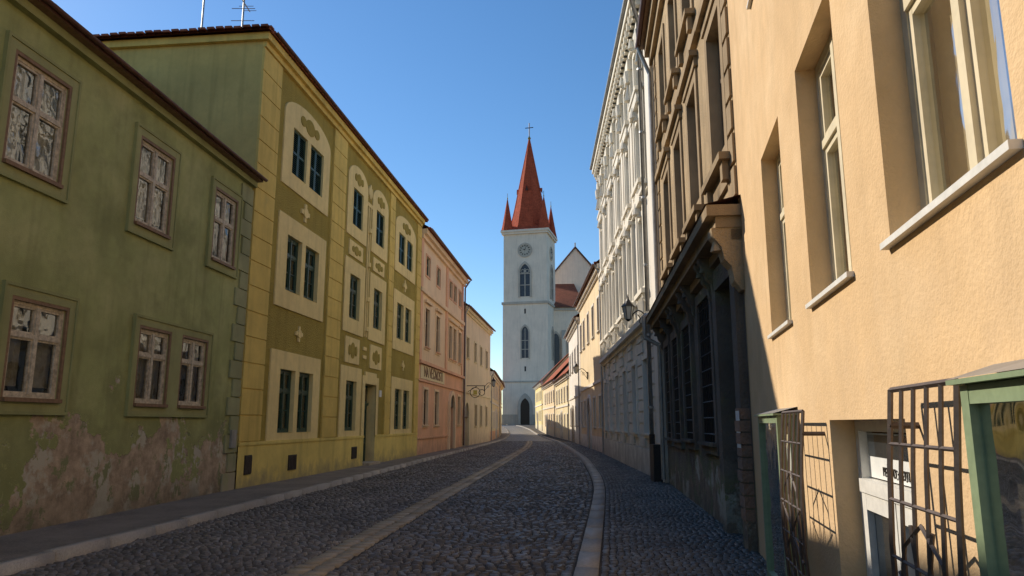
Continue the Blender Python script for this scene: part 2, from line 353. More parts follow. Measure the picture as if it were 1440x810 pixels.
strip('distant_street_paving',ysr[ysr>=66],[(XL,.02),(XC,.045),(XR,.02)],farcob)
def crown(x,y):
    l,r,c=XL(y),XR(y),XC(y); t=np.where(x<c,(x-l)/(c-l),(r-x)/(r-c)); return .03*np.clip(t,0,1)
_t={}
def tz_(n,ax,ay,tilt,q):
    k='a%d'%n
    if k not in _t: _t[k]=(rng.normal(0,tilt,n),rng.normal(0,tilt,n),rng.normal(0,.004,n))
    a,b,c=_t[k]; return ax*a+ay*b+c
def stones(name,cx,cy,sx,sy,zb,top,mat,inset=.016,ang=None,tilt=.006,parentname=None):
    n=len(cx); ang=np.zeros(n) if ang is None else ang
    hx,hy=sx/2,sy/2
    loc=[]
    jit=rng.normal(0,.05,(8,n,2))
    for q,(ax,ay,lv) in enumerate([(-1,-1,0),(1,-1,0),(1,1,0),(-1,1,0),(-1,-1,1),(1,-1,1),(1,1,1),(-1,1,1)]):
        k=inset*lv; jq=jit[q%4]
        if sx.max()>.24: jq=jq*.1
        x=ax*(hx-k)+jq[:,0]*sx*.7; y=ay*(hy-k)+jq[:,1]*sy*.7
        z=zb+(top if lv else -.02)
        if lv: z=z+tz_(n,ax,ay,tilt,q)
        X=cx+x*np.cos(ang)-y*np.sin(ang); Y=cy+x*np.sin(ang)+y*np.cos(ang)
        loc.append(np.stack([X,Y,z],1))
    V=np.stack(loc,1).reshape(-1,3)
    f=np.array([(4,5,6,7),(0,1,5,4),(1,2,6,5),(2,3,7,6),(3,0,4,7)])
    F=(f[None]+8*np.arange(n)[:,None,None]).reshape(-1,4)
    me=bpy.data.meshes.new(name); me.vertices.add(len(V)); me.vertices.foreach_set('co',V.ravel().astype(np.float32))
    me.loops.add(F.size); me.loops.foreach_set('vertex_index',F.ravel().astype(np.int32)); me.polygons.add(len(F)); me.polygons.foreach_set('loop_start',np.arange(0,F.size,4,dtype=np.int32)); me.polygons.foreach_set('loop_total',np.full(len(F),4,dtype=np.int32))
    me.materials.append(mat); me.update(calc_edges=True); me.validate(); o=bpy.data.objects.new(name,me); scene.collection.objects.link(o)
    return o
cx=[];cy=[];sx=[];sy=[];an=[]
for y in np.arange(3,66,.115):
    for (l,r) in ((XL(y)+.02,XC(y)-.25),(XC(y)+.25,XR(y)-.02)):
        Wd=r-l; k=int(Wd/.12); wd=rng.uniform(.75,1.25,k); wd*=Wd/wd.sum(); e=l+np.cumsum(wd)-wd/2
        cx.append(e); cy.append(np.full(k,y)+.035*np.sin(e*3.1)+rng.normal(0,.006,k)); sx.append(wd-.016); sy.append(np.full(k,.100)+rng.normal(0,.005,k)); an.append(rng.normal(.0,.06,k))
cx,cy,sx,sy,an=map(np.concatenate,(cx,cy,sx,sy,an))
stones('cobblestones',cx,cy,sx,sy,crown(cx,cy)+gz(cy)+.004*np.sin(cx*1.7+cy*.6)+.003*np.sin(cy*1.3-cx*2.1)+.005,.018,cob,ang=an)
cx=[];cy=[];sx=[];sy=[]
for y in np.arange(3,66,.24):
    for q in (-.118,.118): cx.append(XC(y)+q); cy.append(y+(.12 if q>0 else 0)); sx.append(.225); sy.append(.225)
cx,cy,sx,sy=map(np.array,(cx,cy,sx,sy)); _t.clear()
stones('stone_drainage_strip',cx,cy,sx,sy,.03+gz(cy),.02,slab,inset=.01,tilt=.003)
for side,X,wd,sg,nm in ((-1,XL,.2,-1,'kerb'),(1,XR,.26,1,'kerb')):
    ys=np.arange(-6,150,1.0)+.5; a=-np.arctan2(X(ys+.5)-X(ys-.5),1.0); _t.clear()
    n=len(ys); stones(nm,X(ys)+sg*wd/2,ys,np.full(n,wd),np.full(n,.985),gz(ys)-.0,.125,kerbm,inset=.012,ang=a,tilt=.001)
n=N('worn_asphalt_pavement'); c=n.mix(n.noise(.9,5,.7),(.16,.135,.11),(.26,.22,.18)); c=n.mix(n.noise(25,3,.7,(1,1,1),.5,.75),c,(.29,.25,.21))
asp=n.done(c,.8,n.bump(n.noise(60,2,.7),.5,.01),spec=.3)
strip('pavement',ysr,[(lambda y:XL(y)-9,.112),(lambda y:XL(y)-.19,.112)],asp)
strip('pavement',ysr,[(lambda y:XR(y)+.25,.100),(lambda y:XR(y)+9,.100)],jm)
cx=[];cy=[];sx=[];sy=[]
for y in np.arange(3.5,60,.085):
    l=XR(y)+.27; r=l+ (2.1 if y<22 else 1.5); k=int((r-l)/.085); wd=rng.uniform(.8,1.2,k); wd*=(r-l)/wd.sum(); e=l+np.cumsum(wd)-wd/2
    cx.append(e); cy.append(np.full(k,y)+.02*np.sin(e*5)+rng.normal(0,.004,k)); sx.append(wd-.01); sy.append(np.full(k,.076))
cx,cy,sx,sy=map(np.concatenate,(cx,cy,sx,sy)); _t.clear()
stones('mosaic_pavement_stones',cx,cy,sx,sy,.100+gz(cy),.012,mos,inset=.009,tilt=.003,ang=rng.normal(0,.06,len(cx)))

# ============================================================ GREEN HOUSE
g=B.wall_line('green_house',(-7.86,-5),(-6.39,17.3),-1); o=5.02; L=g.L; H=7.5
up=[(-1.0+o,.1+o),(3.3+o,4.4+o),(6.4+o,7.5+o),(9.45+o,10.55+o),(12.55+o,13.65+o),(15.45+o,16.5+o)]
lo=[(6.7+o,7.8+o),(9.95+o,11.05+o),(13.05+o,14.05+o),(14.55+o,15.55+o),(3.3+o,4.4+o),(.3+o,1.4+o)]
holes=[(a,b,5.12,6.66) for a,b in up]+[(a,b,1.95,3.28) for a,b in lo]
g.wall('walls','green',0,L,-.5,H,holes); g.shell('green',L,H,9)
for i,h in enumerate(holes):
    g.window(h,.035,rev='green_frame',frame='wood',fw=.05,mull=1,trans=(.60 if i<6 else .66,),curtain=('curtain',(.0,.14,.2,.08)[i%4],(0,.12,.0)[i%3]),sashw=.035)
    g.box('window_outer_frames','woodbr',h[0]-.05,h[0],.0,.035,h[2]-.05,h[3]+.05); g.box('window_outer_frames','woodbr',h[1],h[1]+.05,.0,.035,h[2]-.05,h[3]+.05); g.box('window_outer_frames','woodbr',h[0],h[1],0,.034,h[3],h[3]+.05); g.box('window_outer_frames','woodbr',h[0]-.03,h[1]+.03,0,.09,h[2]-.06,h[2]-.003)
    if i in (8,9): continue
    a,b,c,e=h; g.surround((a-.05,b+.05,c-.06,e+.05),.13,.04,'green_frame'); g.surround((a-.18,b+.18,c-.19,e+.18),.045,.06,'green_trim')
a,b=lo[2][0],lo[3][1]; g.surround((a-.05,b+.05,1.89,3.33),.13,.04,'green_frame'); g.surround((a-.18,b+.18,1.76,3.46),.045,.06,'green_trim'); g.box('window_surrounds','green_frame',lo[2][1]+.05,lo[3][0]-.05,0,.039,1.89,3.33)
g.box('cornice','green_trim',0,L+.0,0,.12,H-.2,H-.07)
z=.1;k=0
while z<H-.4:
    hh=.42; w=.42 if k%2 else .62
    g.box('quoins','quoin',L-w,L-.002,0,.04,z,z+hh-.025); z+=hh;k+=1
g.roof('roofdark',L,H,9,34,.26,sidemat='olive_side'); g.gutter('maroon',0,L+.05,.31,H+.01,.05)
g.box('soffit','woodbr',0,L,.0,.26,H-.066,H-.05)
g.box('utility_plate','zinc',L-.42,L-.18,.041,.09,1.05,1.45)
g.box('house_number_plate','woodwh',7.9+o,8.1+o,.0,.02,2.0,2.15)
g.finish(smooth=('gutter',))

# ============================================================ YELLOW HOUSE
y=B.wall_line('yellow_townhouse',(-6.39,17.35),(-4.49,35),-1); L=y.L; H=11.5
cols1=[(2.1,3.1),(3.38,4.42),(7.4,8.5),(10.2,11.3),(13.6,14.65),(15.0,16.05)]
f3=[(a,b,8.45,9.78) for a,b in cols1]; f2=[(a,b,5.15,6.68) for a,b in cols1]; f1=[(a,b,1.35,3.02) for a,b in cols1 if a!=10.2]
door=(9.5,10.9,-.3,3.0); vents=[(2.9,3.45,.35,.75),(8.2,8.75,.4,.8),(.35,.7,.4,.85)]
holes=f3+f2+f1+[door]
y.wall('walls','olive',0,L,1.1,H-.35,holes); y.wall('walls','plinth_y',0,L,-.4,1.1,[door],.05)
for q in ((0,9.5),(10.9,L)): y.box('plinth_cap','plinth_y',q[0],q[1],0,.075,1.08,1.16)
y.shell('olive_side',L,H-.1,10)
for a,b,c,e in vents:
    y.box('cellar_vents','iron',a,b,.05,.07,c,e)
    for k in range(6): y.box('cellar_vents','ironrust',a+.03+(b-a)*k/6,a+.05+(b-a)*k/6,.07,.085,c+.03,e-.03)
for h in f2+f1: y.window(h,.09,start=.05,rev='yellow',frame='dgreen',fw=.07,mull=1,trans=(.68,),bars=1,sashw=.045,curtain=(None if random.random()<.45 else ('curtain',.1,0)))
for h in f3:
    a,b,c,e=h; y.jamb('yellow',h,.05,-.08); y.box('room_interior','dark',a,b,-.12,-.08,c,e); m=(a+b)/2
    y.shutter(a,m-.008,c,e,-.05,'dgreen'); y.shutter(m+.008,b,c,e,-.05,'dgreen')
def panel(u0,u1,z0,z1,cap=0,mat='yellow',d=.04):
    y.wall('window_panels',mat,u0,u1,z0,z1,holes,d,edge=0)
    if cap:
        n=14; m=(u0+u1)/2; r=(u1-u0)/2
        pts=[(m-r*math.cos(math.pi*i/n),z1+cap*math.sin(math.pi*i/n)) for i in range(n+1)]
        y.extr('window_panels',mat,pts,0,d)
for u0,u1,dbl in ((1.5,5.0,1),(6.85,9.05,0),(9.68,11.85,0),(13.05,16.65,1)):
    panel(u0,u1,8.0,10.1,.55); panel(u0,u1,4.65,7.2)
    if u0!=9.68: panel(u0,u1,1.16,3.5)
y.box('window_panels','yellow',9.2,9.5,0,.05,1.16,3.3); y.box('window_panels','yellow',10.9,11.2,0,.05,1.16,3.3); y.box('window_panels','yellow',9.5,10.9,0,.0495,3.02,3.45)
def orn(u,z,r,mat,d,d0=0):
    y.box('relief_ornaments',mat,u-r,u+r,d0,d,z-r*.22,z+r*.22); y.box('relief_ornaments',mat,u-r*.22,u+r*.22,d0,d-.002,z-r*.9,z+r*.9)
    y.extr('relief_ornaments',mat,[(u+r*.55*math.cos(t),z+r*.5*math.sin(t)) for t in np.linspace(0,2*math.pi,11)[:-1]],d0,d+.015)
def cartouche(u,z,W_,H_,mat,d,d0=0):
    # lobed quatrefoil: bar + centre disc + end lobes
    y.box('relief_cartouches',mat,u-W_,u+W_,d0,d,z-H_*.38,z+H_*.38)
    for k,(cu,cz,ru,rz_) in enumerate(((u,z,W_*.55,H_),(u-W_*.85,z,W_*.3,H_*.62),(u+W_*.85,z,W_*.3,H_*.62))):
        y.extr('relief_cartouches',mat,[(cu+ru*math.cos(t),cz+rz_*math.sin(t)) for t in np.linspace(0,2*math.pi,15)[:-1]],d0,d+.003+.002*k)
for u in (3.25,14.85):
    orn(u,7.6,.3,'yellow',.05); cartouche(u,10.22,.62,.24,'olive',.058)
for u in (7.95,10.75):
    panel(u-.75,u+.75,7.32,7.85); cartouche(u,7.58,.42,.17,'olive',.055); panel(u-.75,u+.75,3.62,4.5); cartouche(u,4.06,.4,.28,'olive',.055); cartouche(u,10.2,.42,.22,'olive',.055)
for u in (3.25,14.85): orn(u,4.07,.24,'yellow',.05)
y.box('relief_ornaments','yellow',9.2,9.28,0,.045,4.7,9.6); y.box('relief_ornaments','yellow',9.42,9.5,0,.045,4.7,9.6)
y.box('relief_ornaments','yellow',9.05,9.65,0,.05,9.6,9.75); y.box('relief_ornaments','yellow',9.15,9.55,0,.04,4.2,4.32); y.box('relief_ornaments','yellow',9.15,9.55,0,.04,3.9,4.02)
cartouche(9.35,10.2,.2,.3,'yellow',.05)
for z in (4.9,6.0,7.3,8.6): y.frust('relief_ornaments','yellow',(9.35,.03),.12,.12,z,z+.16,8)
for u0,u1 in ((0.0,1.12),(5.3,6.55),(12.1,12.85),(16.95,L)):
    z=1.18
    while z<H-.5:
        t=min(z+.62,H-.4); y.box('pilaster_blocks','yellow2',u0+.002,u1-.002,0,.06,z,t-.03); z+=.62
    y.box('pilaster_back','yellow2',u0+.01,u1-.01,0,.035,1.16,H-.4)
y.box('cornice','yellow2',-.0,L,0,.10,H-.4,H-.25); y.box('cornice','yellow2',0,L,0,.2,H-.25,H-.06); y.box('cornice','yellow2',-.12,-.002,-10,.2,H-.25,H-.06)
y.roof('roofbrown',L,H,10,26,.28,hip=True)
a,b,c,e=door; y.jamb('yellow',door,.05,-.3); y.box('door','dgreen',a,b,-.36,-.3,c,e)
for k in (0,1):
    u0=a+.1+k*.62; 
    for z0,z1 in ((.25,.85),(1.0,2.1)): y.surround((u0+.06,u0+.46,z0,z1),.04,-.27,'dgreen',part='door_mouldings',d0=-.3)
y.box('door','dgreen',a,b,-.3,-.24,2.25,2.35); y.box('door_transom_glass','pane',a+.1,b-.1,-.3,-.29,2.42,2.9); y.box('door','iron',a+.66,a+.7,-.3,-.2,1.0,1.12)
y.box('doorstep','sill',a,b,-.3,.3,.0,.2); y.box('house_number_plate','notice',11.3,11.6,.04,.06,2.6,2.85)
y.gutter('maroon',0,L,.33,H-.0,.05)
y.finish(smooth=('gutter',))
for nm,X,Yy,zt,el in (('roof_antenna',-9.45,20.5,14.6,0),('roof_antenna',-8.1,20.2,14.8,1)):
    b=B(nm,(X,Yy,0)); b.bar('mast','zinc',(0,0,11.6),(0,0,zt),.03,6)
    if el:
        for z in (13.5,13.9,14.3,14.6):
            b.bar('elements','zinc',(-.35,0,z),(.35,0,z),.012)
        b.bar('boom','zinc',(0,-.5,14.1),(0,.5,14.1),.02)
        for q in (-.45,-.2,.2,.45): b.bar('elements','zinc',(-.22,q,14.1),(.22,q,14.1),.01)
    b.finish()

# ============================================================ PINK HOUSE
p=B.wall_line('pink_townhouse',(-4.49,35.05),(-3.24,48.4),-1); L=p.L; H=11.1
c4=[1.8,4.6,8.5,10.0,11.9]
W3=[(u-.45,u+.45,9.0,10.0) for u in c4]; W2=[(u-.5,u+.5,5.35,7.3) for u in c4]; W1=[(u-.5,u+.5,1.5,3.25) for u in (1.8,4.6,11.9)]; D1=(8.3,9.9,-.3,2.6)
hs=W3+W2+W1+[D1]
p.wall('walls','salmon',0,L,-.4,4.5,hs); p.wall('walls','peachup',0,L,4.5,H,hs); p.shell('peachup',L,H,10)
for h in W3+W2+W1: p.window(h,.1,rev='peachup',frame='dgreen' if h in W3 else 'woodbr',fw=.06,mull=1,trans=(.65,),far=True)
for h in W2: p.surround(h,.14,.05,'peachup',sill='salmon'); p.box('window_heads','peachup',h[0]-.25,h[1]+.25,0,.16,7.55,7.68)
for h in W3: p.surround(h,.1,.04,'salmon')
for h in W1: p.surround(h,.12,.05,'peachup',sill='peachup')
p.jamb('salmon',D1,0,-.35); p.box('door','door',D1[0],D1[1],-.4,-.35,-.3,2.6)
ao=arch(9.1,2.1,.1,2.45); ai=arch(9.1,1.6,.1,2.45); p.ring('door_surround','peachup',ao,ai,0,.14); p.extr('door_head','door',arch(9.1,1.6,2.55,2.56),0,.02)
for z0,z1,d in ((4.45,4.6,.16),(3.6,3.7,.08),(7.95,8.15,.14),(H-.5,H-.3,.15),(H-.3,H-.05,.32),(.85,.95,.06)): p.box('cornices','peachup' if z0>5 else 'salmon',0,L if z0>1 else 8,0,d,z0,z1)
p.box('sign_board','pale',.5,6.7,0,.05,3.74,4.40); p.text('NA VĚČNOSTI',3.6,.06,3.86,.74,'textbrown')
for u in (0,6.9,12.6): p.box('pilasters','salmon',u+.01,u+.5,0,.07,4.6,H-.5)
p.roof('roofred',L,H,10,30,.45,sidemat='peachup'); p.gutter('maroon',0,L,.5,H-.03,.07); p.path('downpipe','maroon',[(L-.1,.45,H-.1),(L-.1,.12,H-.6),(L-.1,.12,.2)],.05,6)
p.finish(smooth=('gutter',))
hs_=B('hanging_iron_sign',(-3.05,50.2,0),0); 
hs_.bar('bracket','iron',(-.25,0,4.1),(1.15,0,4.1),.025); hs_.bar('bracket','iron',(-.25,0,3.5),(.7,0,4.1),.02)
for cxx,rr in ((.55,.34),(1.0,.2)):
    pts=[(cxx+rr*math.cos(t),0,3.65+rr*math.sin(t)) for t in np.linspace(0,2*math.pi,15)]; hs_.path('emblem','iron',pts,.022,4)
hs_.box('emblem','gold',.42,.68,-.02,.02,3.5,3.8); hs_.finish()

# ============================================================ generic house
def house(name,A,Bp,side,H,mat,base,rows,roofm,pitch=35,depth=9,trim=None,portal=None,frame='woodbr',hip=False,base_h=.9,ov=.35,zo=0,gut='maroon',pw=1.0):
    h=B.wall_line(name,A,Bp,side); L=h.L; h.e.location.z=zo; holes=[]
    for (us,w,z0,z1) in rows: holes+=[(u-w/2,u+w/2,z0,z1) for u in us]
    P=None
    if portal: P=(portal[0]-portal[1]/2,portal[0]+portal[1]/2,-.4,portal[2]); 
    hh=holes+([P] if P else [])
    h.wall('walls',base,0,L,-1.5,base_h,hh); h.wall('walls',mat,0,L,base_h,H,hh); h.shell(mat,L,H,depth)
    for q in holes:
        h.window(q,.1,rev=mat,frame=frame,far=True,mull=1,trans=(.65,)); h.surround(q,.11,.04,trim or mat,sill=trim or 'sill')
    if P:
        h.jamb(mat,P,0,-.3); h.box('door','door',P[0],P[1],-.35,-.3,-.4,P[3]); w_=portal[1]
        h.ring('door_surround',trim or 'sill',arch(portal[0],w_+.4,.05,P[3]),arch(portal[0],w_,.05,P[3]),0,.1); h.extr('door_head','door',arch(portal[0],w_,P[3],P[3]+.001),0,.02)
    t=trim or mat
    h.box('cornice',t,0,L,0,.12,H-.42,H-.28); h.box('cornice',t,0,L,0,.26,H-.28,H-.06); h.box('string_course',t,0,L,0,.07,rows[-1][3]+.7,rows[-1][3]+.85)
    h.roof(roofm,L,H,depth,pitch,ov,sidemat=mat,hip=hip); h.gutter(gut,0,L,ov+.06,H-.03,.07)
    h.path('downpipe','zinc',[(.15,ov,H-.1),(.15,.12,H-.55),(.15,.12,.1)],.05,6)
    return h
house('cream_house',(-3.24,48.5),(-1.85,62.5),-1,9.4,'creamL','creamL',[((1.9,5.4,8.4,11.6),1.0,6.0,7.4),((5.9,8.6,11.6),1.0,1.4,2.9)],'roofred',trim='pale',portal=(1.3,1.9,2.0)).finish(smooth=('gutter',))
house('pale_yellow_house',(-1.85,62.6),(-1.45,80),-1,6.0,'pale','salmon',[((2,5,8,11,14.5),1.0,3.9,5.2),((5,8,14.5),1.0,1.2,2.6)],'roofred',trim='whiteP',portal=(11,1.6,2.0)).finish(smooth=('gutter',))
house('cream_house',(-1.45,80.1),(-1.35,96),-1,6.2,'creamL','creamL',[((2,5,8,11,14),1.0,4.0,5.3),((2,5,11,14),1.0,1.5,2.8)],'roofred',trim='pale',portal=(8,1.6,2.1)).finish(smooth=('gutter',))
house('whitewashed_house',(-15,138),(-2.4,141),-1,5.2,'whiteP','whiteP',[((2,5,8,11),1.1,2.4,3.9),((2,8),1,.5,1.6)],'roofred',pitch=42,zo=1.1,depth=10).finish()

# ============================================================ PEACH HOUSE (right, near)
q=B.wall_line('peach_house',(.5,-3),(2.9,9),1); L=q.L; H=9.6; o=3.06
wins=[(2.12+o,3.38+o),(4.08+o,5.22+o),(6.05+o,7.15+o),(-.2+o,1.0+o)]
w1=[(a,b,2.42,4.2) for a,b in wins]; w2=[(a,b,5.9,7.9) for a,b in wins]; dr=(3.42+o,4.95+o,-.5,1.62)
q.wall('walls','peach',0,L,-.5,H,w1+w2+[dr]); q.shell('peach',L,H,8)
DP=.165
for h in w1+w2:
    q.jamb('peach',h,0,-DP); a,b,c,e=h
    q.window(h,DP,start=-DP+.01,rev='peach',frame='blind',fw=.07,mull=1,trans=(.66,),sashw=.05,curtain=('blind',.0,0),glass='glass_dusty')
    q.box('sills','woodwh',a-.03,b+.03,-DP+.01,.04,c-.022,c+.008)
DD=.17; q.jamb('peach',dr,0,-DD); a,b,c,e=dr
q.box('shop_door_frame','woodwh',a,a+.08,-DD-.06,-DD+.02,c,e); q.box('shop_door_frame','woodwh',b-.08,b,-DD-.06,-DD+.02,c,e); q.box('shop_door_frame','woodwh',a+.08,b-.08,-DD-.06,-DD+.019,e-.07,e)
q.box('shop_door_frame','woodwh',a+.08,b-.08,-DD-.06,-DD+.04,1.18,1.26); q.box('transom_sign','notice',a+.08,b-.08,-DD-.035,-DD-.03,1.27,e-.08); q.box('transom_glass','pane',a+.1,b-.1,-DD-.03,-DD-.025,1.40,e-.09)
m=(a+b)/2
for u0,u1 in ((a+.08,m-.01),(m+.01,b-.08)):
    q.box('shop_door_leaf','woodwh',u0,u0+.09,-DD-.04,-DD+.03,c,1.18); q.box('shop_door_leaf','woodwh',u1-.09,u1,-DD-.04,-DD+.03,c,1.18); q.box('shop_door_leaf','woodwh',u0+.09,u1-.09,-DD-.04,-DD+.029,1.08,1.18); q.box('shop_door_leaf','woodwh',u0+.09,u1-.09,-DD-.04,-DD+.029,c,.35)
    q.face('shop_door_glass','pane',[(u0+.09,-DD-.01,.35),(u1-.09,-DD-.01,.35),(u1-.09,-DD-.01,1.08),(u0+.09,-DD-.01,1.08)])
q.text('PEČIVO · POTRAVINY',(a+b)/2,-DD-.02,1.295,.075,'ink',.003)
q.roof('roofbrown',L,H,8,30,.4,sidemat='peach')
q.finish()
def grille(name,u0,u1,z0,z1,d):
    b=B.wall_line(name,(.5,-3),(2.9,9),1); W=u1-u0
    f=lambda u,z:(u,d+.05*math.sin(math.pi*min(1,max(0,(z-z0)/(z1-z0)))),z)
    def pl(u,z,uu,zz,r=.009):
        n=5; pts=[f(u+(uu-u)*k/n,z+(zz-z)*k/n) for k in range(n+1)]; b.path('bars','ironrust',pts,r,4)
    for t in np.linspace(0,1,6): pl(u0+W*t,z0,u0+W*t,z1,.012 if t in(0,1) else .009)
    for t in np.linspace(0,1,8): pl(u0,z0+(z1-z0)*t,u1,z0+(z1-z0)*t,.012 if t in (0,1) else .008)
    cm=(u0+u1)/2; zc=z0+(z1-z0)*.45; r=W*.42
    for k in range(8):
        t=math.pi*k/4+.39; pl(cm,zc,cm+r*math.cos(t),zc+r*1.2*math.sin(t),.009)
    pts=[(cm+r*.95*math.cos(t),zc+r*1.15*math.sin(t)) for t in np.linspace(0,2*math.pi,9)]
    for A_,B_ in zip(pts,pts[1:]): pl(*A_,*B_)
    for z in (z0+.15,z1-.15): b.bar('hinges','ironrust',(u0 if u0>8 else u1,0,z),(u0 if u0>8 else u1,d+.02,z),.014)
    b.finish()
grille('iron_door_grille',5.12+o,5.98+o,.15,1.68,.13); grille('iron_door_grille',2.5+o,3.24+o,.15,1.74,.1)
def case(name,u0,u1,z0,z1,dp,back):
    b=B.wall_line(name,(.5,-3),(2.9,9),1); f=.06
    for u in (u0,u1-f):
        for d0 in (0,dp-f): b.box('frame','lgreen',u,u+f,d0,d0+f,z0,z1)
    for z in (z0,z1-f):
        b.box('frame','lgreen',u0+f,u1-f,dp-f,dp-.002,z,z+f)
        for u in (u0,u1-f): b.box('frame','lgreen',u+.002,u+f-.002,f,dp-f,z,z+f)
    b.box('back_board',back,u0+.01,u1-.01,.004,.02,z0,z1)
    b.face('glass','glass',[(u0+f,dp-.03,z0+f),(u1-f,dp-.03,z0+f),(u1-f,dp-.03,z1-f),(u0+f,dp-.03,z1-f)])
    b.face('glass','glass',[(u0+.03,f,z0+f),(u0+.03,dp-f,z0+f),(u0+.03,dp-f,z1-f),(u0+.03,f,z1-f)])
    b.face('roof_cap','zinc',[(u0-.03,0,z1+.07),(u1+.03,0,z1+.07),(u1+.03,dp+.03,z1+.02),(u0-.03,dp+.03,z1+.02)]); b.box('roof_cap','lgreen',u0-.03,u1+.03,0,dp+.03,z1+.002,z1+.018)
    b.box('shelf','lgreen',u0+f,u1-f,.02,dp-f,z0+(z1-z0)*.5,z0+(z1-z0)*.5+.02)
    if back=='blind':
        for k in range(3): b.box('posters','notice',u0+.12+k*.35,u0+.38+k*.35,.02,.024,z0+.75,z1-.18)
    else:
        for k in range(2): b.box('posters','sill',u0+.75+k*.3,u0+.95+k*.3,.02,.03,z0+.85,z1-.3)
    b.finish()
case('green_display_case',6.1+o,7.3+o,.2,1.66,.16,'blind'); case('green_display_case',1.1+o,2.43+o,.2,1.72,.12,'dgreen')

# ============================================================ BROWN HOUSE
b=B.wall_line('old_brown_house',(2.9,9.02),(3.98,19.15),1); L=b.L; H=12.1
gw=[(2.3,3.6,1.3,3.6),(4.75,5.85,1.3,3.45),(6.75,7.8,1.25,3.45),(8.6,9.5,1.25,3.45)]; pd=(.38,1.5,-.3,3.5)
uc=[1.0,3.4,5.6,7.9]; u1=[(u-.52,u+.52,5.35,7.45) for u in uc]; u2=[(u-.5,u+.5,8.9,10.9) for u in uc]
hs=gw+[pd]+u1+u2
b.wall('walls','darkbase',0,L,-.5,4.0,hs); b.wall('walls','brown',0,L,4.0,H,hs); b.shell('brown',L,H,9)
for h in gw:
    b.window(h,.25,rev='darkbase',frame='woodbr',fw=.08,mull=1,trans=(.6,)); b.surround(h,.18,.07,'darkbase',sill='darkbase')
    n=7
    for k in range(n): u=h[0]+(h[1]-h[0])*(k+.5)/n; b.bar('window_grilles','iron',(u,.03,h[2]),(u,.03,h[3]),.014)
    for k in range(9): z=h[2]+(h[3]-h[2])*(k+.5)/9; b.bar('window_grilles','iron',(h[0],.035,z),(h[1],.035,z),.011)
for h in u1+u2:
    b.window(h,.16,rev='brown_t',frame='woodbr',fw=.07,mull=1,trans=(.66,)); b.surround(h,.18,.04,'brown_t')
    b.box('sills','brown_t',h[0]-.28,h[1]+.28,0,.18,h[2]-.30,h[2]-.2); b.box('sill_aprons','brown_t',h[0]-.2,h[1]+.2,0,.05,h[2]-.58,h[2]-.30)
    for u in (h[0]-.2,h[1]+.04): b.box('sill_consoles','brown_t',u,u+.16,0,.13,h[2]-.56,h[2]-.30)
    if h in u1: b.box('window_heads','brown_t',h[0]-.3,h[1]+.3,0,.15,h[3]+.34,h[3]+.44); b.box('window_heads','brown_t',h[0]-.25,h[1]+.25,0,.07,h[3]+.18,h[3]+.34)
b.jamb('darkbase',pd,0,-.4); b.box('door','door',pd[0],pd[1],-.46,-.4,-.3,3.5); b.box('door','woodbr',pd[0]+.5,pd[0]+.62,-.4,-.36,-.3,3.5)
b.surround(pd,.3,.10,'darkbase',part='portal_surround'); 
M['brick']=(lambda n:n.done(n.mix(n.noise(3,4,.6),(.36,.22,.15),(.24,.17,.13)),.9,n.bump(n.noise(20,3,.7),.8,.02)))(N('exposed_brick'))
for k in range(9):
    z=.45+k*.15; b.box('exposed_brick','brick',.06,.34+(.03 if k%2 else 0),.0,.115+random.uniform(0,.015),z,z+.13)
b.box('ledge_cornice','brown_t',-.12,L,0,.14,3.86,4.0); b.box('ledge_cornice','brown_t',-.2,L,0,.44,4.16,4.3); b.box('ledge_cornice','brown_t',-.14,L,0,.33,4.02,4.16)
b.face('ledge_flashing','maroon',[(-.22,.46,4.305),(L,.46,4.305),(L,0,4.42),(-.22,0,4.42)])
def console(bb,u,w,z1,h,dp,mat):
    pr=[(0,z1),(dp,z1),(dp*.98,z1-h*.12),(dp*.7,z1-h*.3),(dp*.62,z1-h*.5),(dp*.4,z1-h*.62),(dp*.33,z1-h*.85),(dp*.12,z1-h),(0,z1-h)]
    for uu in (u,u+w): bb.face('consoles',mat,[(uu,d,z) for d,z in pr])
    for A_,B_ in zip(pr,pr[1:]): bb.face('consoles',mat,[(u,A_[0],A_[1]),(u+w,A_[0],A_[1]),(u+w,B_[0],B_[1]),(u,B_[0],B_[1])])
    bb.frust('consoles',mat,(u+w/2,dp*.75),w*.35,w*.2,z1-h*.35,z1-h*.18,8)
console(b,-.12,.28,4.02,.8,.38,'brown'); 
for u in (.1,1.62,2.0,3.8,4.5,6.0,6.55,8.05,9.7): console(b,u,.16,4.02,.62,.30,'darkbase')
for u0 in (0,9.6):
    z=4.5
    while z<H-.8: b.box('quoins','brown_t',u0+.01,u0+.45,0,.035,z,z+.38); z+=.45
b.box('string_course','brown_t',0,L,0,.1,8.0,8.15); b.box('eaves_cornice','brown_t',0,L,0,.12,H-.6,H-.35); b.box('eaves_cornice','brown_t',0,L,0,.24,H-.35,H-.1)
b.roof('roofbrown',L,H,9,30,.36,sidemat='brown'); b.box('soffit','woodbr',0,L,.0,.36,H-.1,H-.092); b.gutter('maroon',0,L,.42,H-.02,.07)
b.path('downpipe','zinc',[(L-.12,.42,H-.1),(L-.12,.13,H-.9),(L-.12,.13,4.5),(L-.12,.50,4.35),(L-.12,.50,3.8),(L-.12,.14,3.6),(L-.12,.14,.2)],.055,8)
b.box('house_notice','notice',.1,.32,.116,.122,1.3,1.75)
b.finish(smooth=('gutter',))

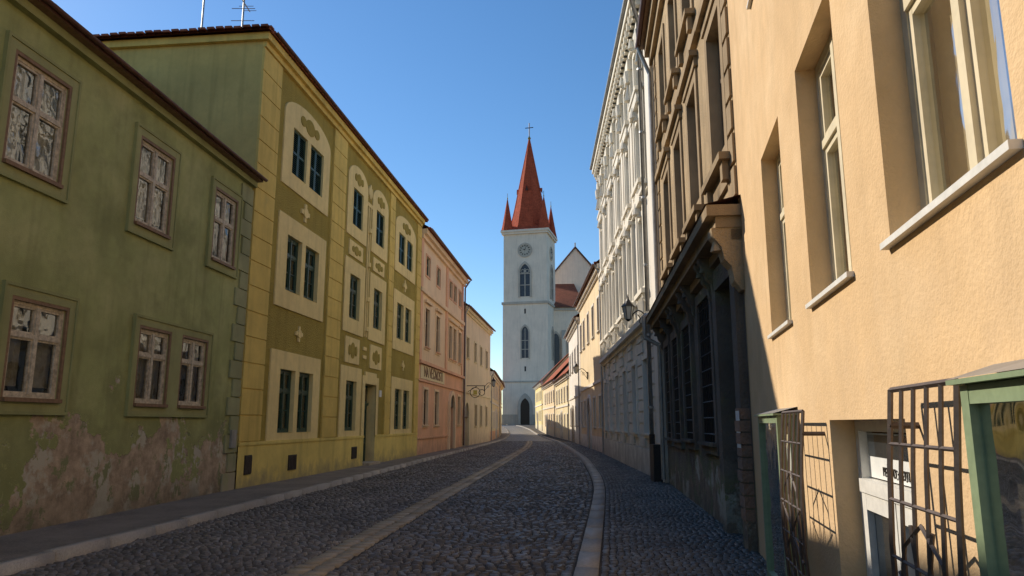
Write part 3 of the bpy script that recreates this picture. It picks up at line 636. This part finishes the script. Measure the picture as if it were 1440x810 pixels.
# ============================================================ WHITE ORNATE HOUSE
w=B.wall_line('white_ornate_townhouse',(3.98,19.2),(4.6,36.6),1); L=w.L; H=14.7
uc=[2.9,5.6,8.3,11.0,13.7,16.2]
fl=[(1.3,3.5,1.0),(5.7,7.9,1.05),(9.1,11.1,1.05),(12.1,13.5,1.0)]
hs=[(u-ww/2,u+ww/2,z0,z1) for z0,z1,ww in fl for u in uc]
w.wall('walls','stucco',0,L,-.5,H,hs); w.shell('whiteP',L,H,10)
for h in hs: w.window(h,.16,rev='stucco',frame='woodwh' if h[2]>5 else 'woodbr',fw=.06,mull=1,trans=(.66,),sashw=.035,curtain=(('curtain',.05,0) if random.random()<.5 else None))
z=.9
while z<4.3:
    prev=1.2
    for u in uc:
        w.box('rustication','stucco',prev,u-.72,0,.06,z,z+.30); prev=u+.72
    w.box('rustication','stucco',prev,L,0,.06,z,z+.30); z+=.36
w.box('plinth','stucco',1.2,L,0,.1,-.3,.85)
for z0,z1,d in ((4.35,4.5,.12),(4.5,4.68,.26),(8.35,8.45,.1),(8.45,8.58,.18),(11.45,11.6,.14),(H-.85,H-.6,.14),(H-.6,H-.3,.26),(H-.3,H-.08,.42)): w.box('cornices','stucco_t',1.1,L,0,d,z0,z1)
for k in range(int((L-1.4)/.42)): u=1.3+k*.42; w.box('modillions','stucco_t',u,u+.16,.0,.36,H-.6,H-.32)
for u in uc:
    for (z0,z1,ww),kind in zip(fl,(0,1,2,3)):
        h=(u-ww/2,u+ww/2,z0,z1)
        if kind==0: w.surround(h,.14,.09,'stucco_t',sill='stucco_t'); continue
        w.surround(h,.16,.08,'stucco_t'); w.box('sills','stucco_t',u-.85,u+.85,0,.24,z0-.3,z0-.16)
        for s_ in (-.7,.54): console(w,u+s_,.16,z0-.3,.4,.2,'stucco_t')
        if kind in(1,2):
            w.box('pediments','stucco_t',u-.85,u+.85,0,.22,z1+.30,z1+.42)
            if kind==1: w.extr('pediments','stucco_t',[(u-.85,z1+.42),(u+.85,z1+.42),(u,z1+.8)],0,.2)
            else:
                pts=[(u-.85*math.cos(math.pi*i/10),z1+.42+.38*math.sin(math.pi*i/10)) for i in range(11)]; w.extr('pediments','stucco_t',pts,0,.2)
            for s_ in (-.8,.62): w.box('window_pilasters','stucco_t',u+s_,u+s_+.18,0,.12,z0-.14,z1+.3)
            for k in range(5): w.frust('balusters','stucco_t',(u-.45+k*.225,.12),.05,.07,z0-.85,z0-.3,6)
        w.frust('keystones','stucco_t',(u,.1),.10,.16,z1+.02,z1+.3,6); w.frust('ornament_heads','stucco_t',(u,.2),.12,.05,z1+.1,z1+.45,7)
for u in [1.5]+[(a+b_)/2 for a,b_ in zip(uc,uc[1:])]+[L-.3]:
    w.box('giant_pilasters','stucco_t',u-.22,u+.22,0,.12,8.6,H-.85); w.box('pilaster_capitals','stucco_t',u-.3,u+.3,0,.2,H-1.25,H-.88)
    for t in range(3): w.frust('ornament_scrolls','stucco_t',(u-.16+.16*t,.17),.09,.13,H-1.7+.05*(t%2),H-1.3,6)
    w.frust('ornament_scrolls','stucco_t',(u,.16),.15,.03,H-2.3,H-1.7,6)
w.box('end_strip','whiteP',0.004,1.05,0,.10,-.3,H)
w.path('downpipe','zinc',[(1.2,.42,H-.25),(1.2,.2,H-1.1),(1.2,.2,1.3)],.06,8); w.path('downpipe_boot','iron',[(1.2,.2,1.3),(1.2,.2,.1)],.08,8)
for z in (2,4,6,8,10,12): w.frust('pipe_clips','zinc',(1.2,.2),.08,.08,z,z+.06,8)
w.box('junction_box','iron',.25,.85,.10,.32,.1,1.05)
w.roof('roofbrown',L,H,10,25,.4,sidemat='whiteP'); w.gutter('zinc',0,L,.47,H+.0,.07)
w.finish(smooth=('gutter','downpipe'))
def lantern(name,x,yy,z,out,s=1):
    l=B(name,(x,yy,z),0)
    l.bar('wall_plate','iron',(0,0,-.35),(0,0,.12),.04)
    pts=[(-out*t,0,.0+.32*math.sin(math.pi*min(1,t*1.0))) for t in np.linspace(0,1,9)]; l.path('bracket_arm','iron',pts,.02,6)
    sp=[(-out*.35+.12*(1-k/12)*math.cos(k*.8),0,-.02+.12*(1-k/12)*math.sin(k*.8)) for k in range(12)]; l.path('bracket_scroll','iron',sp,.012,5); l.bar('bracket_arm','iron',(0,0,-.3),(-out*.55,0,.2),.014)
    c=(-out,0); l.frust('lamp_base','iron',c,.03,.09,0,.06,6); l.frust('lamp_glass','frost',c,.085*s,.15*s,.06,.06+.34*s,6)
    for k in range(6):
        t=2*math.pi*k/6; l.bar('lamp_frame','iron',(c[0]+.09*s*math.cos(t),.09*s*math.sin(t),.06),(c[0]+.155*s*math.cos(t),.155*s*math.sin(t),.06+.34*s),.01)
    l.frust('lamp_cap','iron',c,.19*s,.06*s,.06+.34*s,.06+.5*s,6); l.frust('lamp_cap','iron',c,.06*s,.03*s,.06+.5*s,.06+.56*s,6); l.frust('finial','iron',c,.03,.004,.06+.56*s,.06+.68*s,6); l.finish()
n=N('lamp_frosted_glass'); M['frost']=n.done((.45,.46,.44),.3)
lantern('wall_lantern',4.05,21.4,4.55,.62,1.1); lantern('wall_lantern',4.66,45.5,4.6,.7,1.1); lantern('wall_lantern',-2.15,58,4.4,-.7,1.1)

# ============================================================ right-hand far houses
house('cream_house',(4.6,36.65),(4.75,51),1,9.7,'creamL','whiteP',[((2,5,8,11,13.3),1.0,6.4,8.2),((2,5,11,13.3),1.0,1.4,3.0)],'roofbrown',trim='whiteP',portal=(8,1.8,2.2),frame='woodbr').finish(smooth=('gutter',))
house('white_house',(4.75,51.05),(4.97,64),1,9.0,'whiteP','whiteP',[((2,5,8,11),1.0,5.6,7.2),((2,5,11),.9,1.4,2.8)],'roofbrown',portal=(8,1.6,2.0),frame='woodbr',gut='zinc').finish()
house('yellow_house',(5.0,64.1),(4.72,80),1,5.9,'pale','pale',[((2,5,8,11,14),.9,3.6,4.9),((2,5,11,14),.9,1.2,2.4)],'roofred',pitch=46,trim='whiteP',portal=(8,1.5,1.9)).finish()
house('cream_house',(4.72,80.1),(4.1,98),1,6.3,'creamL','pale',[((2,5,8,11,14),.9,4.0,5.2),((2,5,8,14),.9,1.3,2.6)],'roofred',pitch=46,trim='whiteP',portal=(11,1.5,1.9)).finish()
house('yellow_house',(4.1,98.1),(3.65,116),1,6.6,'yellow','pale',[((2,5,8,11,14),.9,4.3,5.5),((2,5,8,14),.9,1.5,2.8)],'roofred',pitch=44,trim='whiteP',portal=(11,1.5,1.9),zo=.5).finish()

# ============================================================ CHURCH
c=B('church_tower',(3.82,153.3,.7),R(-14)); hw=4.6; H=40.7
c.box('tower_walls','tower',-hw,hw,-hw,hw,25.3,H); c.box('tower_walls','tower',-hw-.12,hw+.12,-hw-.12,hw+.12,-1,25.2)
for z0,z1,d in ((25.0,25.5,.35),(9,9.3,.3),(39.9,40.35,.35),(40.35,40.8,.55),(0,2.6,.25)): c.box('string_courses','towerst' if z0<30 else 'tower',-hw-d,hw+d,-hw-d,hw+d,z0,z1)
def onface(k,u,d,z): # k=0 front, 1 right, 2 left
    off=hw+(.12 if z<25.2 else 0)
    if k==0: return (u,-(off+d),z)
    if k==1: return (off+d,u,z)
    return (-(off+d),-u,z)
def fpoly(part,mat,k,outl,d0,d1):
    n=len(outl); c.face(part,mat,[onface(k,u,d1,z) for u,z in outl])
    for i in range(n):
        a,b_=outl[i],outl[(i+1)%n]; c.face(part,mat,[onface(k,a[0],d0,a[1]),onface(k,b_[0],d0,b_[1]),onface(k,b_[0],d1,b_[1]),onface(k,a[0],d1,a[1])])
def fring(part,mat,k,o_,i_,d0,d1):
    for A_,B_,C_,D_ in zip(o_,o_[1:],i_[1:],i_):
        c.face(part,mat,[onface(k,x[0],d1,x[1]) for x in (A_,B_,C_,D_)])
        c.face(part,mat,[onface(k,A_[0],d0,A_[1]),onface(k,B_[0],d0,B_[1]),onface(k,B_[0],d1,B_[1]),onface(k,A_[0],d1,A_[1])])
        c.face(part,mat,[onface(k,D_[0],d0,D_[1]),onface(k,C_[0],d0,C_[1]),onface(k,C_[0],d1,C_[1]),onface(k,D_[0],d1,D_[1])])
for k in (0,1,2):
    z0,zs,ww=26.6,31.6,2.1; fpoly('belfry_windows','leaded',k,arch(0,ww,z0,zs,6,True),0,.02); fring('window_stonework','towerst',k,arch(0,ww+.7,z0-.2,zs,6,True),arch(0,ww,z0-.2,zs,6,True),0,.25)
    fpoly('window_stonework','towerst',k,[(-.09,z0),(.09,z0),(.09,zs+.9),(-.09,zs+.9)],.02,.15)
    for zz in (28.9,31.3): fpoly('window_stonework','towerst',k,[(-ww/2,zz),(ww/2,zz),(ww/2,zz+.16),(-ww/2,zz+.16)],.02,.13)
    for s_ in (-.5,.5):
        pts=[(s_+.42*math.cos(t),31.9+.42*math.sin(t)) for t in np.linspace(0,2*math.pi,13)]; pin=[(s_+.3*math.cos(t),31.9+.3*math.sin(t)) for t in np.linspace(0,2*math.pi,13)]; fring('window_stonework','towerst',k,pts,pin,.02,.14)
    z0,zs,ww=13.9,19.1,1.45; fpoly('tower_windows','leaded',k,arch(0,ww,z0,zs,6,True),0,.02); fring('window_stonework','towerst',k,arch(0,ww+.5,z0-.2,zs,6,True),arch(0,ww,z0-.2,zs,6,True),0,.2)
    fpoly('window_stonework','towerst',k,[(-.06,z0),(.06,z0),(.06,zs+.8),(-.06,zs+.8)],.02,.12)
    for zz in (15.6,17.4): fpoly('window_stonework','towerst',k,[(-ww/2,zz),(ww/2,zz),(ww/2,zz+.12),(-ww/2,zz+.12)],.02,.1)
    C=lambda r,n=28:[(r*math.cos(2*math.pi*i/n),36.4+r*math.sin(2*math.pi*i/n)) for i in range(n+1)]
    fpoly('clock_face','clock',k,C(1.25)[:-1],0,.08); fring('clock_rim','towerst',k,C(1.55),C(1.2),0,.16)
    for i in range(12):
        t=math.pi*i/6; a=(math.cos(t),math.sin(t)); pr=(-a[1]*.09,a[0]*.09); fpoly('clock_numerals','ink',k,[(a[0]*.8+pr[0],36.4+a[1]*.8+pr[1]),(a[0]*1.1+pr[0],36.4+a[1]*1.1+pr[1]),(a[0]*1.1-pr[0],36.4+a[1]*1.1-pr[1]),(a[0]*.8-pr[0],36.4+a[1]*.8-pr[1])],.08,.12)
    for t,l_,w_ in ((R(150),.65,.09),(R(75),.95,.07)):
        a=(math.cos(t),math.sin(t)); pr=(-a[1]*w_,a[0]*w_); fpoly('clock_hands','ink',k,[(pr[0],36.4+pr[1]),(a[0]*l_,36.4+a[1]*l_),(-pr[0],36.4-pr[1])],.12,.15)
fpoly('church_door','door',0,arch(0,1.9,.6,4.2,6,True),.0,.02+.15); fring('door_stonework','towerst',0,arch(0,3.0,.4,4.2,6,True),arch(0,1.9,.4,4.2,6,True),.0,.4)
M['clock']=simple('clock_dial',(.62,.55,.45),.6)
for zz in (11.2,23): fpoly('slit_windows','dark',0,[(-.15,zz),(.15,zz),(.15,zz+1),(-.15,zz+1)],0,.02)
r8=4.15/math.cos(math.pi/8)
c.frust('spire_skirt','spire',(0,0),(hw+.55)*math.sqrt(2),(hw-1.2)*math.sqrt(2),40.8,42.0,4,math.pi/4)
c.frust('spire','spire',(0,0),r8,r8*.72,41.0,46.6,8,math.pi/8); c.frust('spire','spire',(0,0),r8*.72,.12,46.6,62.6,8,math.pi/8)
for k in range(8):
    t=math.pi/8+math.pi*k/4; c.bar('spire_ridges','spire',(r8*.72*math.cos(t),r8*.72*math.sin(t),46.6),(.1*math.cos(t),.1*math.sin(t),62.6),.09); c.bar('spire_ridges','spire',(r8*math.cos(t),r8*math.sin(t),41),(r8*.72*math.cos(t),r8*.72*math.sin(t),46.6),.09)
for k in (0,2,4,6):
    t=math.pi*k/4; dx,dy=math.cos(t),math.sin(t)
    zz,rr=50,2.3; P0=Vector((dx*rr,dy*rr,zz)); sd=Vector((-dy,dx,0))
    c.face('spire_dormers','roofdark',[P0+sd*.35+Vector((dx,dy,0))*.5,P0-sd*.35+Vector((dx,dy,0))*.5,P0+Vector((dx*.5,dy*.5,1.1))]); c.face('spire_dormers','spire',[P0+sd*.4+Vector((dx,dy,0))*.5,P0+Vector((dx*.55,dy*.55,1.2)),P0-Vector((dx,dy,0))*.3+Vector((0,0,1.2))]); c.face('spire_dormers','spire',[P0-sd*.4+Vector((dx,dy,0))*.5,P0+Vector((dx*.55,dy*.55,1.2)),P0-Vector((dx,dy,0))*.3+Vector((0,0,1.2))])
for sx_ in (-1,1):
    for sy_ in (-1,1):
        cc=(sx_*(hw-.65),sy_*(hw-.65)); c.frust('corner_turrets','spire',cc,1.35,1.05,40.8,42.2,8,math.pi/8); c.frust('corner_turrets','spire',cc,1.05,.06,42.2,48.0,8,math.pi/8); c.frust('turret_finials','gold',cc,.12,.12,48,48.25,6); c.bar('turret_finials','iron',(cc[0],cc[1],48),(cc[0],cc[1],49.2),.05)
c.frust('finial_ball','gold',(0,0),.15,.38,62.4,62.8,8); c.frust('finial_ball','gold',(0,0),.38,.1,62.8,63.3,8); c.bar('cross','iron',(0,0,62.5),(0,0,66.4),.11); c.bar('cross','iron',(-.9,0,65.3),(.9,0,65.3),.1)
c.finish()
nv=B('church_nave',(14.7,166,0),R(-4)); hw2=6.6; ez=33.8; rz=41.7
nv.box('nave_walls','tower',-hw2,hw2,0,34,-1,ez); nv.face('nave_gable','tower',[(-hw2,-.01,ez-.01),(hw2,-.01,ez-.01),(0,-.01,rz)]); 
for s_ in (-1,1): nv.face('nave_roof','roofred',[(s_*(hw2+.4),-.3,ez-.3),(0,-.3,rz+.15),(0,34,rz+.15),(s_*(hw2+.4),34,ez-.3)])
for s_ in (-1,1): nv.bar('gable_coping','roofdark',(s_*(hw2+.4),-.3,ez-.3),(0,-.3,rz+.15),.18)
nv.bar('gable_finial','towerst',(0,-.2,rz),(0,-.2,rz+1.2),.15)
nv.box('aisle_walls','tower',-6.6,1.3,-12,-.02,-1,26)
nv.face('aisle_roof','roofbrown',[(-7.2,-12.6,25.8),(1.7,-12.6,25.8),(-.4,-.1,33.2),(-7.2,-.1,33.2)]); nv.face('aisle_roof','roofbrown',[(1.7,-12.6,25.8),(1.7,-.1,25.8),(-.4,-.1,33.2)])
nv.box('aisle_cornice','towerst',-6.9,1.5,-12.3,-12,25.2,25.7)
for u in (-4.6,-1.2):
    nv.extr('aisle_windows','leaded',[(x,z) for x,z in arch(u,1.5,12,19,6,True)],-12.03,-12.0); nv.ring('window_stonework','towerst',arch(u,2.1,11.8,19,6,True),arch(u,1.5,11.8,19,6,True),-12.0,-12.2)
for u in (-6.4,-2.9,.9): nv.box('buttresses','tower',u-.4,u+.4,-13.4,-12.02,-1,19); nv.face('buttress_caps','towerst',[(u-.45,-13.5,19),(u+.45,-13.5,19),(u+.45,-12.02,21),(u-.45,-12.02,21)])
nv.finish()
